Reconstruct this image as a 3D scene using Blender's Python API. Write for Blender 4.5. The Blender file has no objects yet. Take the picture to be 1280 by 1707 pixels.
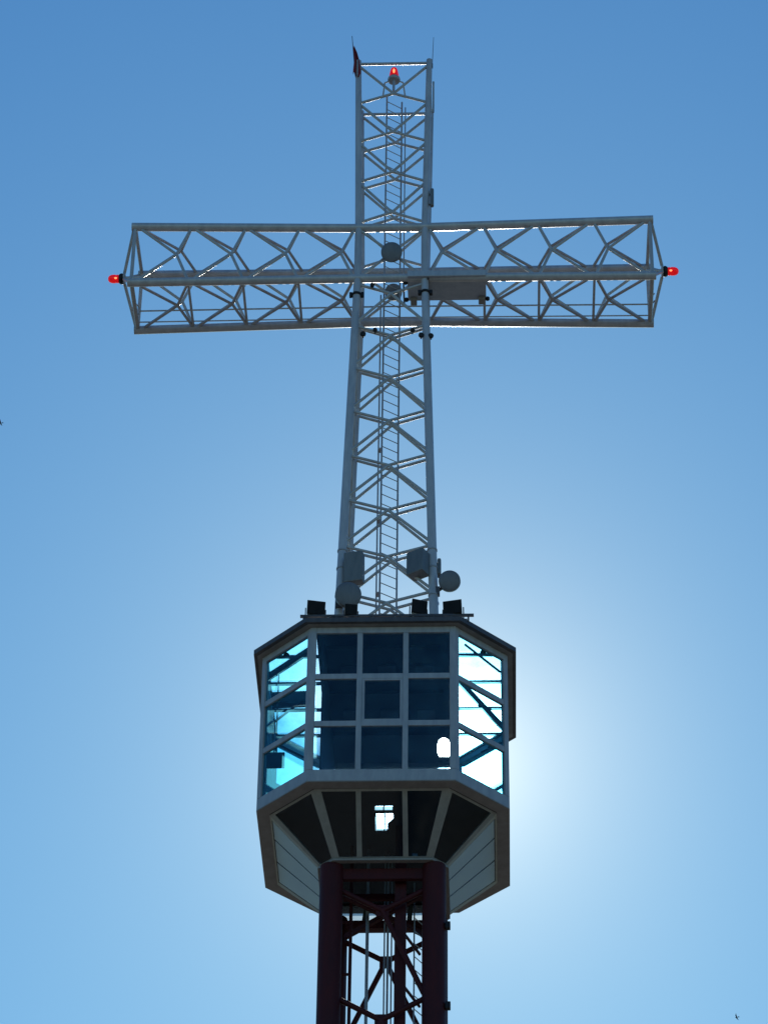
import bpy, bmesh, math, random
from mathutils import Vector, Matrix

C = bpy.context.scene.collection
sc = bpy.context.scene
R = math.radians
rng = random.Random(5)

# ------------------------------------------------------------------ camera
cam_d = bpy.data.cameras.new('camera')
cam = bpy.data.objects.new('camera', cam_d); C.objects.link(cam)
rx = Vector((0.99940266, 0.03271565, 0.01113636))
uy = Vector((0.0113010, -0.61390163, 0.78930164))
bz = -Vector((-0.03265914, 0.7887043, 0.61390464))
m = Matrix((rx, uy, bz)).transposed().to_4x4()
m.translation = Vector((2.95041, -75.22647, -46.83610))
cam.matrix_world = m
cam_d.sensor_fit = 'HORIZONTAL'; cam_d.sensor_width = 36.0
cam_d.lens = 36.0 * 5352.34 / 1280.0
cam_d.clip_start = 0.1; cam_d.clip_end = 20000
sc.camera = cam
sc.render.resolution_x = 767; sc.render.resolution_y = 1024

# ------------------------------------------------------------------ light
SUN_DIR = Vector((-0.01332569, 0.83423946, 0.55124128)).normalized()
SUN_EL = math.asin(SUN_DIR.z); SUN_AZ = math.atan2(SUN_DIR.x, SUN_DIR.y)
world = bpy.data.worlds.new('World'); sc.world = world; world.use_nodes = True
wn = world.node_tree; wn.nodes.clear()
wo = wn.nodes.new('ShaderNodeOutputWorld'); bg = wn.nodes.new('ShaderNodeBackground')
sky = wn.nodes.new('ShaderNodeTexSky'); sky.sky_type = 'NISHITA'; sky.sun_disc = False
sky.sun_elevation = SUN_EL; sky.sun_rotation = SUN_AZ
sky.altitude = 1000; sky.air_density = 1.0; sky.dust_density = 0.3; sky.ozone_density = 1.0
bg.inputs[1].default_value = 0.10
# camera colour response of the clear sky (one uniform mapping for the whole dome)
sx = wn.nodes.new('ShaderNodeSeparateColor'); cx_ = wn.nodes.new('ShaderNodeCombineColor')
wn.links.new(sky.outputs[0], sx.inputs[0])
for ch, (pw, kk) in enumerate(((1.4, 0.325), (1.15, 0.81), (0.83, 1.62))):
    p_ = wn.nodes.new('ShaderNodeMath'); p_.operation = 'POWER'; p_.inputs[1].default_value = pw
    k_ = wn.nodes.new('ShaderNodeMath'); k_.operation = 'MULTIPLY'; k_.inputs[1].default_value = kk
    wn.links.new(sx.outputs[ch], p_.inputs[0]); wn.links.new(p_.outputs[0], k_.inputs[0]); wn.links.new(k_.outputs[0], cx_.inputs[ch])
# aureole of bright air round the sun: falls off with the angle from the sun
tc = wn.nodes.new('ShaderNodeTexCoord')
nrm = wn.nodes.new('ShaderNodeVectorMath'); nrm.operation = 'NORMALIZE'
dt = wn.nodes.new('ShaderNodeVectorMath'); dt.operation = 'DOT_PRODUCT'; dt.inputs[1].default_value = SUN_DIR
wn.links.new(tc.outputs['Generated'], nrm.inputs[0]); wn.links.new(nrm.outputs[0], dt.inputs[0])
ac = wn.nodes.new('ShaderNodeMath'); ac.operation = 'ARCCOSINE'; wn.links.new(dt.outputs['Value'], ac.inputs[0])
dv = wn.nodes.new('ShaderNodeMath'); dv.operation = 'MULTIPLY'; dv.inputs[1].default_value = -1.0 / R(1.95); wn.links.new(ac.outputs[0], dv.inputs[0])
ex = wn.nodes.new('ShaderNodeMath'); ex.operation = 'EXPONENT'; wn.links.new(dv.outputs[0], ex.inputs[0])
au = wn.nodes.new('ShaderNodeVectorMath'); au.operation = 'SCALE'; au.inputs[0].default_value = (9.0, 7.8, 4.9)
wn.links.new(ex.outputs[0], au.inputs['Scale'])
ad = wn.nodes.new('ShaderNodeVectorMath'); ad.operation = 'ADD'
wn.links.new(cx_.outputs[0], ad.inputs[0]); wn.links.new(au.outputs[0], ad.inputs[1])
wn.links.new(ad.outputs[0], bg.inputs[0]); wn.links.new(bg.outputs[0], wo.inputs[0])
sun_d = bpy.data.lights.new('sun', 'SUN'); sun_d.energy = 4.5; sun_d.angle = R(0.53); sun_d.color = (1.0, 0.95, 0.86)
sun = bpy.data.objects.new('sun', sun_d); C.objects.link(sun)
sun.rotation_euler = SUN_DIR.to_track_quat('Z', 'Y').to_euler()
sc.view_settings.view_transform = 'Standard'; sc.view_settings.look = 'None'
sc.view_settings.gamma = 1.0; sc.view_settings.use_curve_mapping = False
sc.view_settings.exposure = 0.0
sc.cycles.max_bounces = 10; sc.cycles.transparent_max_bounces = 32
sc.cycles.sample_clamp_indirect = 6.0

# ------------------------------------------------------------------ materials
def nodemat(name):
    m = bpy.data.materials.new(name); m.use_nodes = True
    nt = m.node_tree; nt.nodes.clear()
    out = nt.nodes.new('ShaderNodeOutputMaterial')
    return m, nt, out

def paint(name, c1, c2, rough=0.4, metal=0.0, scale=3.0, bump=0.0, spec=0.5, streak=True):
    m, nt, out = nodemat(name)
    b = nt.nodes.new('ShaderNodeBsdfPrincipled')
    g = nt.nodes.new('ShaderNodeNewGeometry')
    mp = nt.nodes.new('ShaderNodeMapping'); mp.inputs['Scale'].default_value = (1, 1, 0.25 if streak else 1)
    n = nt.nodes.new('ShaderNodeTexNoise'); n.inputs['Scale'].default_value = scale; n.inputs['Detail'].default_value = 8
    n.inputs['Roughness'].default_value = 0.65
    r = nt.nodes.new('ShaderNodeValToRGB'); r.color_ramp.elements[0].position = 0.35; r.color_ramp.elements[1].position = 0.68
    r.color_ramp.elements[0].color = (*c1, 1); r.color_ramp.elements[1].color = (*c2, 1)
    nt.links.new(g.outputs['Position'], mp.inputs[0]); nt.links.new(mp.outputs[0], n.inputs['Vector'])
    nt.links.new(n.outputs['Fac'], r.inputs[0]); nt.links.new(r.outputs[0], b.inputs['Base Color'])
    mr = nt.nodes.new('ShaderNodeMapRange'); mr.inputs[3].default_value = rough * 0.8; mr.inputs[4].default_value = rough * 1.25
    nt.links.new(n.outputs['Fac'], mr.inputs[0]); nt.links.new(mr.outputs[0], b.inputs['Roughness'])
    b.inputs['Metallic'].default_value = metal; b.inputs['Specular IOR Level'].default_value = spec
    if bump:
        n2 = nt.nodes.new('ShaderNodeTexNoise'); n2.inputs['Scale'].default_value = 25
        bp = nt.nodes.new('ShaderNodeBump'); bp.inputs['Strength'].default_value = bump; bp.inputs['Distance'].default_value = 0.02
        nt.links.new(g.outputs['Position'], n2.inputs['Vector'])
        nt.links.new(n2.outputs['Fac'], bp.inputs['Height']); nt.links.new(bp.outputs[0], b.inputs['Normal'])
    nt.links.new(b.outputs[0], out.inputs[0])
    return m

def glass(name, tint, scatter=0.01, dirt=0.06, rough=0.5):
    """tinted thin pane: clear transmission + reflection + a little forward scatter of dusty glass"""
    m, nt, out = nodemat(name)
    tr = nt.nodes.new('ShaderNodeBsdfTransparent'); tr.inputs[0].default_value = (*tint, 1)
    gl = nt.nodes.new('ShaderNodeBsdfGlossy'); gl.inputs['Roughness'].default_value = 0.03
    lw = nt.nodes.new('ShaderNodeLayerWeight'); lw.inputs[0].default_value = 0.5
    pw = nt.nodes.new('ShaderNodeMath'); pw.operation = 'POWER'; pw.inputs[1].default_value = 5.0
    fr = nt.nodes.new('ShaderNodeMath'); fr.operation = 'MULTIPLY_ADD'; fr.inputs[1].default_value = 0.9; fr.inputs[2].default_value = 0.035
    nt.links.new(lw.outputs['Facing'], pw.inputs[0]); nt.links.new(pw.outputs[0], fr.inputs[0])
    mx = nt.nodes.new('ShaderNodeMixShader')
    nt.links.new(fr.outputs[0], mx.inputs[0]); nt.links.new(tr.outputs[0], mx.inputs[1]); nt.links.new(gl.outputs[0], mx.inputs[2])
    rf = nt.nodes.new('ShaderNodeBsdfRefraction'); rf.inputs['IOR'].default_value = 1.03
    rf.inputs['Roughness'].default_value = rough; rf.inputs[0].default_value = (0.9, 1, 1, 1)
    m2 = nt.nodes.new('ShaderNodeMixShader'); m2.inputs[0].default_value = scatter
    nt.links.new(mx.outputs[0], m2.inputs[1]); nt.links.new(rf.outputs[0], m2.inputs[2])
    tl = nt.nodes.new('ShaderNodeBsdfTranslucent'); tl.inputs[0].default_value = (tint[0] * 0.9, tint[1], tint[2], 1)
    g = nt.nodes.new('ShaderNodeNewGeometry')
    n = nt.nodes.new('ShaderNodeTexNoise'); n.inputs['Scale'].default_value = 2.2; n.inputs['Detail'].default_value = 7
    n.inputs['Distortion'].default_value = 0.8
    mr = nt.nodes.new('ShaderNodeMapRange'); mr.inputs[1].default_value = 0.35; mr.inputs[2].default_value = 0.75
    mr.inputs[3].default_value = dirt * 0.3; mr.inputs[4].default_value = dirt * 1.8
    nt.links.new(g.outputs['Position'], n.inputs['Vector']); nt.links.new(n.outputs['Fac'], mr.inputs[0])
    m3 = nt.nodes.new('ShaderNodeMixShader')
    nt.links.new(mr.outputs[0], m3.inputs[0]); nt.links.new(m2.outputs[0], m3.inputs[1]); nt.links.new(tl.outputs[0], m3.inputs[2])
    nt.links.new(m3.outputs[0], out.inputs[0])
    return m

M = {}
M['white'] = paint('white_paint', (0.31, 0.315, 0.34), (0.45, 0.45, 0.47), 0.36, scale=4, spec=1.0)
M['brace'] = paint('brace_paint', (0.28, 0.28, 0.295), (0.41, 0.405, 0.41), 0.42, scale=6, spec=1.0)
M['galv'] = paint('galvanised', (0.24, 0.245, 0.26), (0.34, 0.34, 0.35), 0.4, metal=0.3, scale=9)
M['frame'] = paint('frame_paint', (0.27, 0.28, 0.31), (0.36, 0.37, 0.395), 0.45, scale=5)
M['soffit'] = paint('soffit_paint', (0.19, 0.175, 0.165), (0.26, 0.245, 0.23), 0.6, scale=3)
M['trim'] = paint('dark_trim', (0.05, 0.045, 0.05), (0.09, 0.08, 0.08), 0.5, scale=3)
M['red'] = paint('oxide_red_paint', (0.040, 0.006, 0.009), (0.062, 0.009, 0.012), 0.6, scale=4, spec=0.2)
M['black'] = paint('black_housing', (0.008, 0.008, 0.011), (0.018, 0.018, 0.022), 0.55, scale=8, spec=0.25)
M['lens'] = paint('dark_lamp_glass', (0.008, 0.008, 0.010), (0.015, 0.015, 0.018), 0.5, scale=8, spec=0.1)
M['cabinet'] = paint('cabinet_paint', (0.30, 0.33, 0.39), (0.40, 0.43, 0.48), 0.5, scale=5)
M['radome'] = paint('grey_radome', (0.11, 0.118, 0.14), (0.15, 0.158, 0.18), 0.5, scale=5)
M['antenna'] = paint('antenna_plastic', (0.11, 0.12, 0.13), (0.16, 0.17, 0.18), 0.5, scale=5)
M['clad'] = paint('cladding_metal', (0.16, 0.21, 0.30), (0.19, 0.245, 0.34), 0.45, scale=2, spec=0.35)
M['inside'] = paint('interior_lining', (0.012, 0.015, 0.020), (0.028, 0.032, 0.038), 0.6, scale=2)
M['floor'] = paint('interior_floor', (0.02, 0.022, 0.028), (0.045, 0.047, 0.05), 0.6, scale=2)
M['flagred'] = paint('flag_cloth', (0.16, 0.012, 0.02), (0.24, 0.02, 0.03), 0.9, scale=20)
M['pane'] = glass('blue_tinted_glass', (0.60, 0.76, 0.87), 0.012, 0.05, 1.0)
M['dust'] = glass('dusty_cyan_glass', (0.52, 0.87, 0.98), 0.004, 0.05, 1.0)
M['fpane'] = glass('dark_tinted_glass', (0.62, 0.70, 0.76), 0.002, 0.01, 1.0)

def polycarbonate():
    m, nt, out = nodemat('cyan_polycarbonate')
    tl = nt.nodes.new('ShaderNodeBsdfTranslucent'); tl.inputs[0].default_value = (0.22, 0.74, 0.97, 1)
    tr = nt.nodes.new('ShaderNodeBsdfTransparent'); tr.inputs[0].default_value = (0.38, 0.80, 0.96, 1)
    g = nt.nodes.new('ShaderNodeNewGeometry')
    n = nt.nodes.new('ShaderNodeTexNoise'); n.inputs['Scale'].default_value = 1.8; n.inputs['Detail'].default_value = 6
    mr = nt.nodes.new('ShaderNodeMapRange'); mr.inputs[1].default_value = 0.3; mr.inputs[2].default_value = 0.7
    mr.inputs[3].default_value = 0.12; mr.inputs[4].default_value = 0.72
    nt.links.new(g.outputs['Position'], n.inputs['Vector']); nt.links.new(n.outputs['Fac'], mr.inputs[0])
    mx = nt.nodes.new('ShaderNodeMixShader')
    nt.links.new(mr.outputs[0], mx.inputs[0]); nt.links.new(tl.outputs[0], mx.inputs[1]); nt.links.new(tr.outputs[0], mx.inputs[2])
    rf = nt.nodes.new('ShaderNodeBsdfRefraction'); rf.inputs['IOR'].default_value = 1.03; rf.inputs['Roughness'].default_value = 1.0
    m2 = nt.nodes.new('ShaderNodeMixShader'); m2.inputs[0].default_value = 0.006
    nt.links.new(mx.outputs[0], m2.inputs[1]); nt.links.new(rf.outputs[0], m2.inputs[2])
    nt.links.new(m2.outputs[0], out.inputs[0])
    return m
M['poly'] = polycarbonate()

def lamp_red():
    m, nt, out = nodemat('red_beacon_glass')
    b = nt.nodes.new('ShaderNodeBsdfPrincipled'); b.inputs['Base Color'].default_value = (0.75, 0.01, 0.015, 1)
    b.inputs['Roughness'].default_value = 0.15
    b.inputs['Emission Color'].default_value = (1, 0.012, 0.02, 1); b.inputs['Emission Strength'].default_value = 0.32
    tl = nt.nodes.new('ShaderNodeBsdfTranslucent'); tl.inputs[0].default_value = (0.95, 0.02, 0.02, 1)
    mx = nt.nodes.new('ShaderNodeMixShader'); mx.inputs[0].default_value = 0.35
    nt.links.new(b.outputs[0], mx.inputs[1]); nt.links.new(tl.outputs[0], mx.inputs[2]); nt.links.new(mx.outputs[0], out.inputs[0])
    return m
M['redlamp'] = lamp_red()
def lamp_core():
    m, nt, out = nodemat('lit_filament')
    e = nt.nodes.new('ShaderNodeEmission'); e.inputs[0].default_value = (1, 0.25, 0.10, 1); e.inputs[1].default_value = 2.2
    nt.links.new(e.outputs[0], out.inputs[0]); return m
M['core'] = lamp_core()

def ground_mat():
    m, nt, out = nodemat('hillside')
    b = nt.nodes.new('ShaderNodeBsdfPrincipled'); b.inputs['Roughness'].default_value = 0.95
    g = nt.nodes.new('ShaderNodeNewGeometry')
    n = nt.nodes.new('ShaderNodeTexNoise'); n.inputs['Scale'].default_value = 0.03; n.inputs['Detail'].default_value = 10
    r = nt.nodes.new('ShaderNodeValToRGB')
    r.color_ramp.elements[0].position = 0.4; r.color_ramp.elements[0].color = (0.055, 0.058, 0.042, 1)
    r.color_ramp.elements[1].position = 0.6; r.color_ramp.elements[1].color = (0.13, 0.12, 0.105, 1)
    nt.links.new(g.outputs['Position'], n.inputs['Vector']); nt.links.new(n.outputs['Fac'], r.inputs[0])
    nt.links.new(r.outputs[0], b.inputs['Base Color']); nt.links.new(b.outputs[0], out.inputs[0]); return m
M['ground'] = ground_mat()
M['paving'] = paint('concrete_paving', (0.20, 0.19, 0.18), (0.28, 0.27, 0.25), 0.9, scale=0.6, streak=False)

# ------------------------------------------------------------------ helpers
def V(*a): return Vector(a)

ORIG = {}
def thing(name, label, cat, loc, group=None):
    o = bpy.data.objects.new(name, None); C.objects.link(o); o.location = loc
    o.empty_display_size = 0.2
    o['label'] = label; o['category'] = cat
    if group: o['group'] = group
    ORIG[o] = Vector(loc)
    return o

class MB:
    """collects shapes in world coordinates"""
    def __init__(s): s.v = []; s.f = []; s.sm = []
    def add(s, vs, fs, smooth=False):
        k = len(s.v); s.v += [Vector(v) for v in vs]
        for f in fs: s.f.append([k + i for i in f]); s.sm.append(smooth)
        return s
    def hexa(s, p):   # 8 points, bottom 4 then top 4
        return s.add(p, [(3, 2, 1, 0), (4, 5, 6, 7), (0, 1, 5, 4), (1, 2, 6, 5), (2, 3, 7, 6), (3, 0, 4, 7)])
    def box(s, c, d, rot=None):
        c = Vector(c); h = Vector(d) / 2
        p = [Vector((sx * h.x, sy * h.y, sz * h.z)) for sz in (-1, 1) for sx, sy in ((-1, -1), (1, -1), (1, 1), (-1, 1))]
        if rot is not None: p = [rot @ q for q in p]
        return s.hexa([c + q for q in p])
    def bar(s, a, b, w, h, up=(0, 0, 1)):
        a = Vector(a); b = Vector(b); d = (b - a).normalized(); up = Vector(up)
        x = d.cross(up)
        if x.length < 1e-4: x = d.cross(Vector((0, 1, 0)))
        x.normalize(); y = x.cross(d).normalized()
        x *= w / 2; y *= h / 2
        return s.hexa([a - x - y, a + x - y, a + x + y, a - x + y, b - x - y, b + x - y, b + x + y, b - x + y])
    def tube(s, a, b, r, n=14, r2=None, caps=True):
        a = Vector(a); b = Vector(b); d = (b - a).normalized(); r2 = r if r2 is None else r2
        x = d.orthogonal().normalized(); y = d.cross(x)
        ring = [(math.cos(2 * math.pi * i / n), math.sin(2 * math.pi * i / n)) for i in range(n)]
        vs = [a + (x * c + y * t) * r for c, t in ring] + [b + (x * c + y * t) * r2 for c, t in ring]
        s.add(vs, [(i, (i + 1) % n, n + (i + 1) % n, n + i) for i in range(n)], True)
        if caps:
            s.add(vs, [tuple(range(n - 1, -1, -1)), tuple(range(n, 2 * n))])
        return s
    def lathe(s, base, axis, prof, n=20):
        """prof: list of (distance along axis, radius)"""
        base = Vector(base); d = Vector(axis).normalized(); x = d.orthogonal().normalized(); y = d.cross(x)
        vs = []
        for t, r in prof:
            for i in range(n):
                a = 2 * math.pi * i / n
                vs.append(base + d * t + (x * math.cos(a) + y * math.sin(a)) * max(r, 1e-4))
        fs = [(j * n + i, j * n + (i + 1) % n, (j + 1) * n + (i + 1) % n, (j + 1) * n + i) for j in range(len(prof) - 1) for i in range(n)]
        s.add(vs, fs, True)
        s.add(vs, [tuple(range(n - 1, -1, -1)), tuple(range((len(prof) - 1) * n, len(prof) * n))])
        return s
    def prism(s, poly, z0, z1):
        n = len(poly)
        vs = [V(p[0], p[1], z0) for p in poly] + [V(p[0], p[1], z1) for p in poly]
        return s.add(vs, [tuple(range(n - 1, -1, -1)), tuple(range(n, 2 * n))] + [(i, (i + 1) % n, n + (i + 1) % n, n + i) for i in range(n)])
    def slab(s, poly, nrm, t):
        """planar polygon given a thickness along nrm"""
        nrm = Vector(nrm).normalized() * t; n = len(poly)
        vs = [Vector(p) for p in poly] + [Vector(p) + nrm for p in poly]
        return s.add(vs, [tuple(range(n - 1, -1, -1)), tuple(range(n, 2 * n))] + [(i, (i + 1) % n, n + (i + 1) % n, n + i) for i in range(n)])
    def obj(s, name, mat, parent=None, label=None, bevel=0):
        o0 = Vector((0, 0, 0))
        p = parent
        while p is not None and p not in ORIG: p = p.parent
        if p is not None: o0 = ORIG[p]
        # centre the mesh on its own origin
        c = sum(s.v, Vector()) / max(1, len(s.v))
        me = bpy.data.meshes.new(name)
        me.from_pydata([v - c for v in s.v], [], s.f)
        me.polygons.foreach_set('use_smooth', s.sm)
        bm = bmesh.new(); bm.from_mesh(me)
        bmesh.ops.recalc_face_normals(bm, faces=bm.faces)
        if bevel:
            bmesh.ops.bevel(bm, geom=[e for e in bm.edges if len(e.link_faces) == 2 and e.calc_face_angle(0) > 0.6], offset=bevel, segments=2, affect='EDGES', profile=0.6)
        bm.to_mesh(me); bm.free()
        me.materials.append(mat)
        o = bpy.data.objects.new(name, me); C.objects.link(o)
        base = WORLD.get(parent, o0) if parent is not None else Vector((0, 0, 0))
        o.parent = parent; o.location = c - base
        WORLD[o] = c
        if label: o['label'] = label
        return o
WORLD = {}
_thing = thing
def thing(*a, **k):
    o = _thing(*a, **k); WORLD[o] = ORIG[o]; return o

def solid(name, label, cat, mb, mat, group=None, bevel=0):
    o = mb.obj(name, mat, None, label, bevel); o['category'] = cat
    if group: o['group'] = group
    return o

UNIT = {}
def rod(name, a, b, r, mat, parent, n=12):
    """a tube sharing one unit-cylinder mesh per material"""
    key = (mat.name, n)
    if key not in UNIT:
        me = bpy.data.meshes.new('tube'); mb = MB().tube((0, 0, -0.5), (0, 0, 0.5), 1.0, n)
        me.from_pydata(mb.v, [], mb.f); me.polygons.foreach_set('use_smooth', mb.sm); me.materials.append(mat)
        UNIT[key] = me
    a = Vector(a); b = Vector(b)
    o = bpy.data.objects.new(name, UNIT[key]); C.objects.link(o)
    o.parent = parent; mid = (a + b) / 2
    o.location = mid - WORLD[parent]
    o.rotation_mode = 'QUATERNION'; o.rotation_quaternion = (b - a).to_track_quat('Z', 'Y')
    o.scale = (r, r, (b - a).length)
    WORLD[o] = mid
    return o

def octo(S, F):
    return [V(-F, -S, 0), V(F, -S, 0), V(S, -F, 0), V(S, F, 0), V(F, S, 0), V(-F, S, 0), V(-S, F, 0), V(-S, -F, 0)]

# ------------------------------------------------------------------ ground
GZ = -48.45
gm = MB()
NR, NA = 26, 72
vs = [V(0, 0, GZ)]
for i in range(1, NR + 1):
    rr = 6000 * (i / NR) ** 2.4
    for j in range(NA):
        a = 2 * math.pi * j / NA
        h = 0
        if rr > 150:
            h = -(rr - 150) * 0.10 * (1 - math.exp(-(rr - 150) / 800)) + (rr - 150) * 0.03 * math.sin(a * 3 + 1) * math.cos(rr / 500 + a)
        vs.append(V(rr * math.cos(a), rr * math.sin(a), GZ + h))
fs = [(0, 1 + j, 1 + (j + 1) % NA) for j in range(NA)]
for i in range(NR - 1):
    for j in range(NA):
        a0 = 1 + i * NA; a1 = a0 + NA; k = (j + 1) % NA
        fs.append((a0 + j, a1 + j, a1 + k, a0 + k))
gm.add(vs, fs, True)
g = gm.obj('ground', M['ground']); g['kind'] = 'structure'
pv = MB().prism([(22 * math.cos(2 * math.pi * i / 48), 22 * math.sin(2 * math.pi * i / 48)) for i in range(48)], GZ + 0.01, GZ + 0.12).obj('plaza', M['paving'])
pv['kind'] = 'structure'

# ------------------------------------------------------------------ red lattice tower shaft
ZN = -1.40                                   # neck of the cabin
tw = thing('lattice_tower', 'dark red steel lattice tower shaft carrying the glazed cabin from below', 'tower', (0, 0, GZ + 0.12))
TL = 1.375; TR = 0.315
base_z = GZ + 0.12
for sx in (-1, 1):
    for sy in (-1, 1):
        mb = MB().tube((sx * TL * 1.0, sy * TL, base_z), (sx * TL, sy * TL, ZN - 0.05), TR, 24)
        lg = mb.obj('leg', M['red'], tw)
        z = ZN - 1.6
        while z > -12:                        # flange rings with bolts
            z -= 3.29
        for zf in (-8.6, -20.0, -31.0, -42.0):
            MB().tube((sx * TL, sy * TL, zf), (sx * TL, sy * TL, zf + 0.12), TR + 0.07, 24).obj('flange', M['red'], lg)
P = 3.29
TB = TL - 0.02
zn = -2.79
k = 0
while zn - 2.6 > base_z:
    for fi, (ax, s) in enumerate((('y', -1), ('y', 1), ('x', -1), ('x', 1))):
        def pt(t, z):
            return V(t, s * TB, z) if ax == 'y' else V(s * TB, t, z)
        n0 = pt(0, zn)
        e = TB - 0.25
        for t in (-e, e):
            if zn + 0.62 < ZN: rod('short_brace', n0, pt(t, zn + 0.62), 0.075, M['red'], tw, 14)
            if not (k == 0 and fi == 0 and t < 0): rod('long_brace', n0, pt(t, zn - 2.50), 0.075, M['red'], tw, 14)
        # gusset plate at each node
        gz = MB().box(n0, (0.34, 0.03, 0.34) if ax == 'y' else (0.03, 0.34, 0.34)).obj('gusset_plate', M['red'], tw)
    zn -= P; k += 1
# ring beam just under the neck
for a, b in (((-TB, -TB), (TB, -TB)), ((-TB, TB), (TB, TB)), ((-TB, -TB), (-TB, TB)), ((TB, -TB), (TB, TB))):
    MB().bar((*a, ZN - 0.28), (*b, ZN - 0.28), 0.14, 0.32).obj('ring_beam', M['red'], tw)
# lift column, guides and service pipes inside the shaft
MB().bar((0.47, -0.95, base_z), (0.47, -0.95, 0.02), 0.30, 0.36).obj('lift_column', M['red'], tw)
MB().bar((-0.90, -0.1, base_z), (-0.90, -0.1, 0.02), 0.09, 0.09).obj('lift_guide', M['red'], tw)
for px, py, r in ((-0.46, 0.1, 0.045), (0.0, 0.25, 0.022), (0.09, 0.25, 0.03), (0.19, 0.3, 0.022)):
    MB().tube((px, py, base_z), (px, py, 0.02), r, 10).obj('service_pipe', M['galv'], tw)
z = ZN - 1.0
i = 0
while z > -12:                                # tie plates between guides
    MB().bar((-1.30, -0.1, z), (-0.90, -0.1, z), 0.06, 0.06).obj('tie_bar', M['red'], tw)
    MB().bar((0.45, -0.8, z - 0.6), (0.95, 0.6, z - 0.6), 0.06, 0.06).obj('tie_bar', M['red'], tw)
    z -= 1.6
# ring platform just below the floor (dark band inside the shaft)
MB().bar((-1.1, 0.9, ZN - 0.52), (1.1, 0.9, ZN - 0.52), 0.12, 0.22).obj('cross_beam', M['red'], tw)
MB().bar((-1.1, -0.3, ZN - 0.35), (1.1, -0.3, ZN - 0.35), 0.10, 0.18).obj('cross_beam', M['red'], tw)
for (x0, y0, x1, y1) in ((-1.1, -1.1, 1.1, 1.1), (-1.1, 1.1, 1.1, -1.1)):
    MB().bar((x0, y0, ZN - 0.75), (x1, y1, ZN - 0.72), 0.10, 0.14).obj('plan_brace', M['red'], tw)
# ladder in the right of the shaft
for (x, y) in ((0.80, 0.35), (1.02, 0.75)):
    MB().tube((x, y, -14), (x, y, -0.9), 0.022, 8).obj('ladder_rail', M['galv'], tw)
z = -1.2
while z > -14:
    rod('ladder_rung', (0.80, 0.35, z), (1.02, 0.75, z), 0.014, M['galv'], tw, 8)
    z -= 0.40
for (x, z) in ((1.76, -3.35), (1.76, -5.75)):
    MB().box((x - 0.02, -1.5, z), (0.14, 0.16, 0.2)).obj('bracket', M['black'], tw, bevel=0.02)

# ------------------------------------------------------------------ cabin
S, F = 3.42, 1.98
cab = thing('observation_cabin', 'octagonal glazed observation cabin of grey frames on top of the red lattice tower', 'building', (0, 0, ZN))
O = octo(S, F)
ZR = 5.04
NAMES = ['front', 'fr', 'right', 'br', 'back', 'bl', 'left', 'fl']
edges = [(O[i], O[(i + 1) % 8]) for i in range(8)]        # edge i: O[i] -> O[i+1]
def enorm(i):
    a, b = edges[i]; d = (b - a).normalized(); return V(d.y, -d.x, 0)   # outward
def epoint(i, t, z, off=0.0):
    a, b = edges[i]; d = (b - a).normalized(); p = a + d * t + enorm(i) * off; return V(p.x, p.y, z)

# corner posts
for i in range(8):
    v = O[i]
    dn = (O[(i + 1) % 8] - v).normalized(); dp = (O[i - 1] - v).normalized()
    nn = -enorm(i); np_ = -enorm((i - 1) % 8)
    inner = v + (nn + np_).normalized() * (0.13 / math.cos(math.radians(22.5)))
    w1 = 0.15
    poly = [v, v + dn * w1, v + dn * w1 + nn * 0.13, inner, v + dp * w1 + np_ * 0.13, v + dp * w1]
    poly = [(p.x, p.y) for p in poly]
    MB().prism(poly, 0.36, ZR).obj('corner_post', M['frame'], cab, bevel=0.012)

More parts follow.
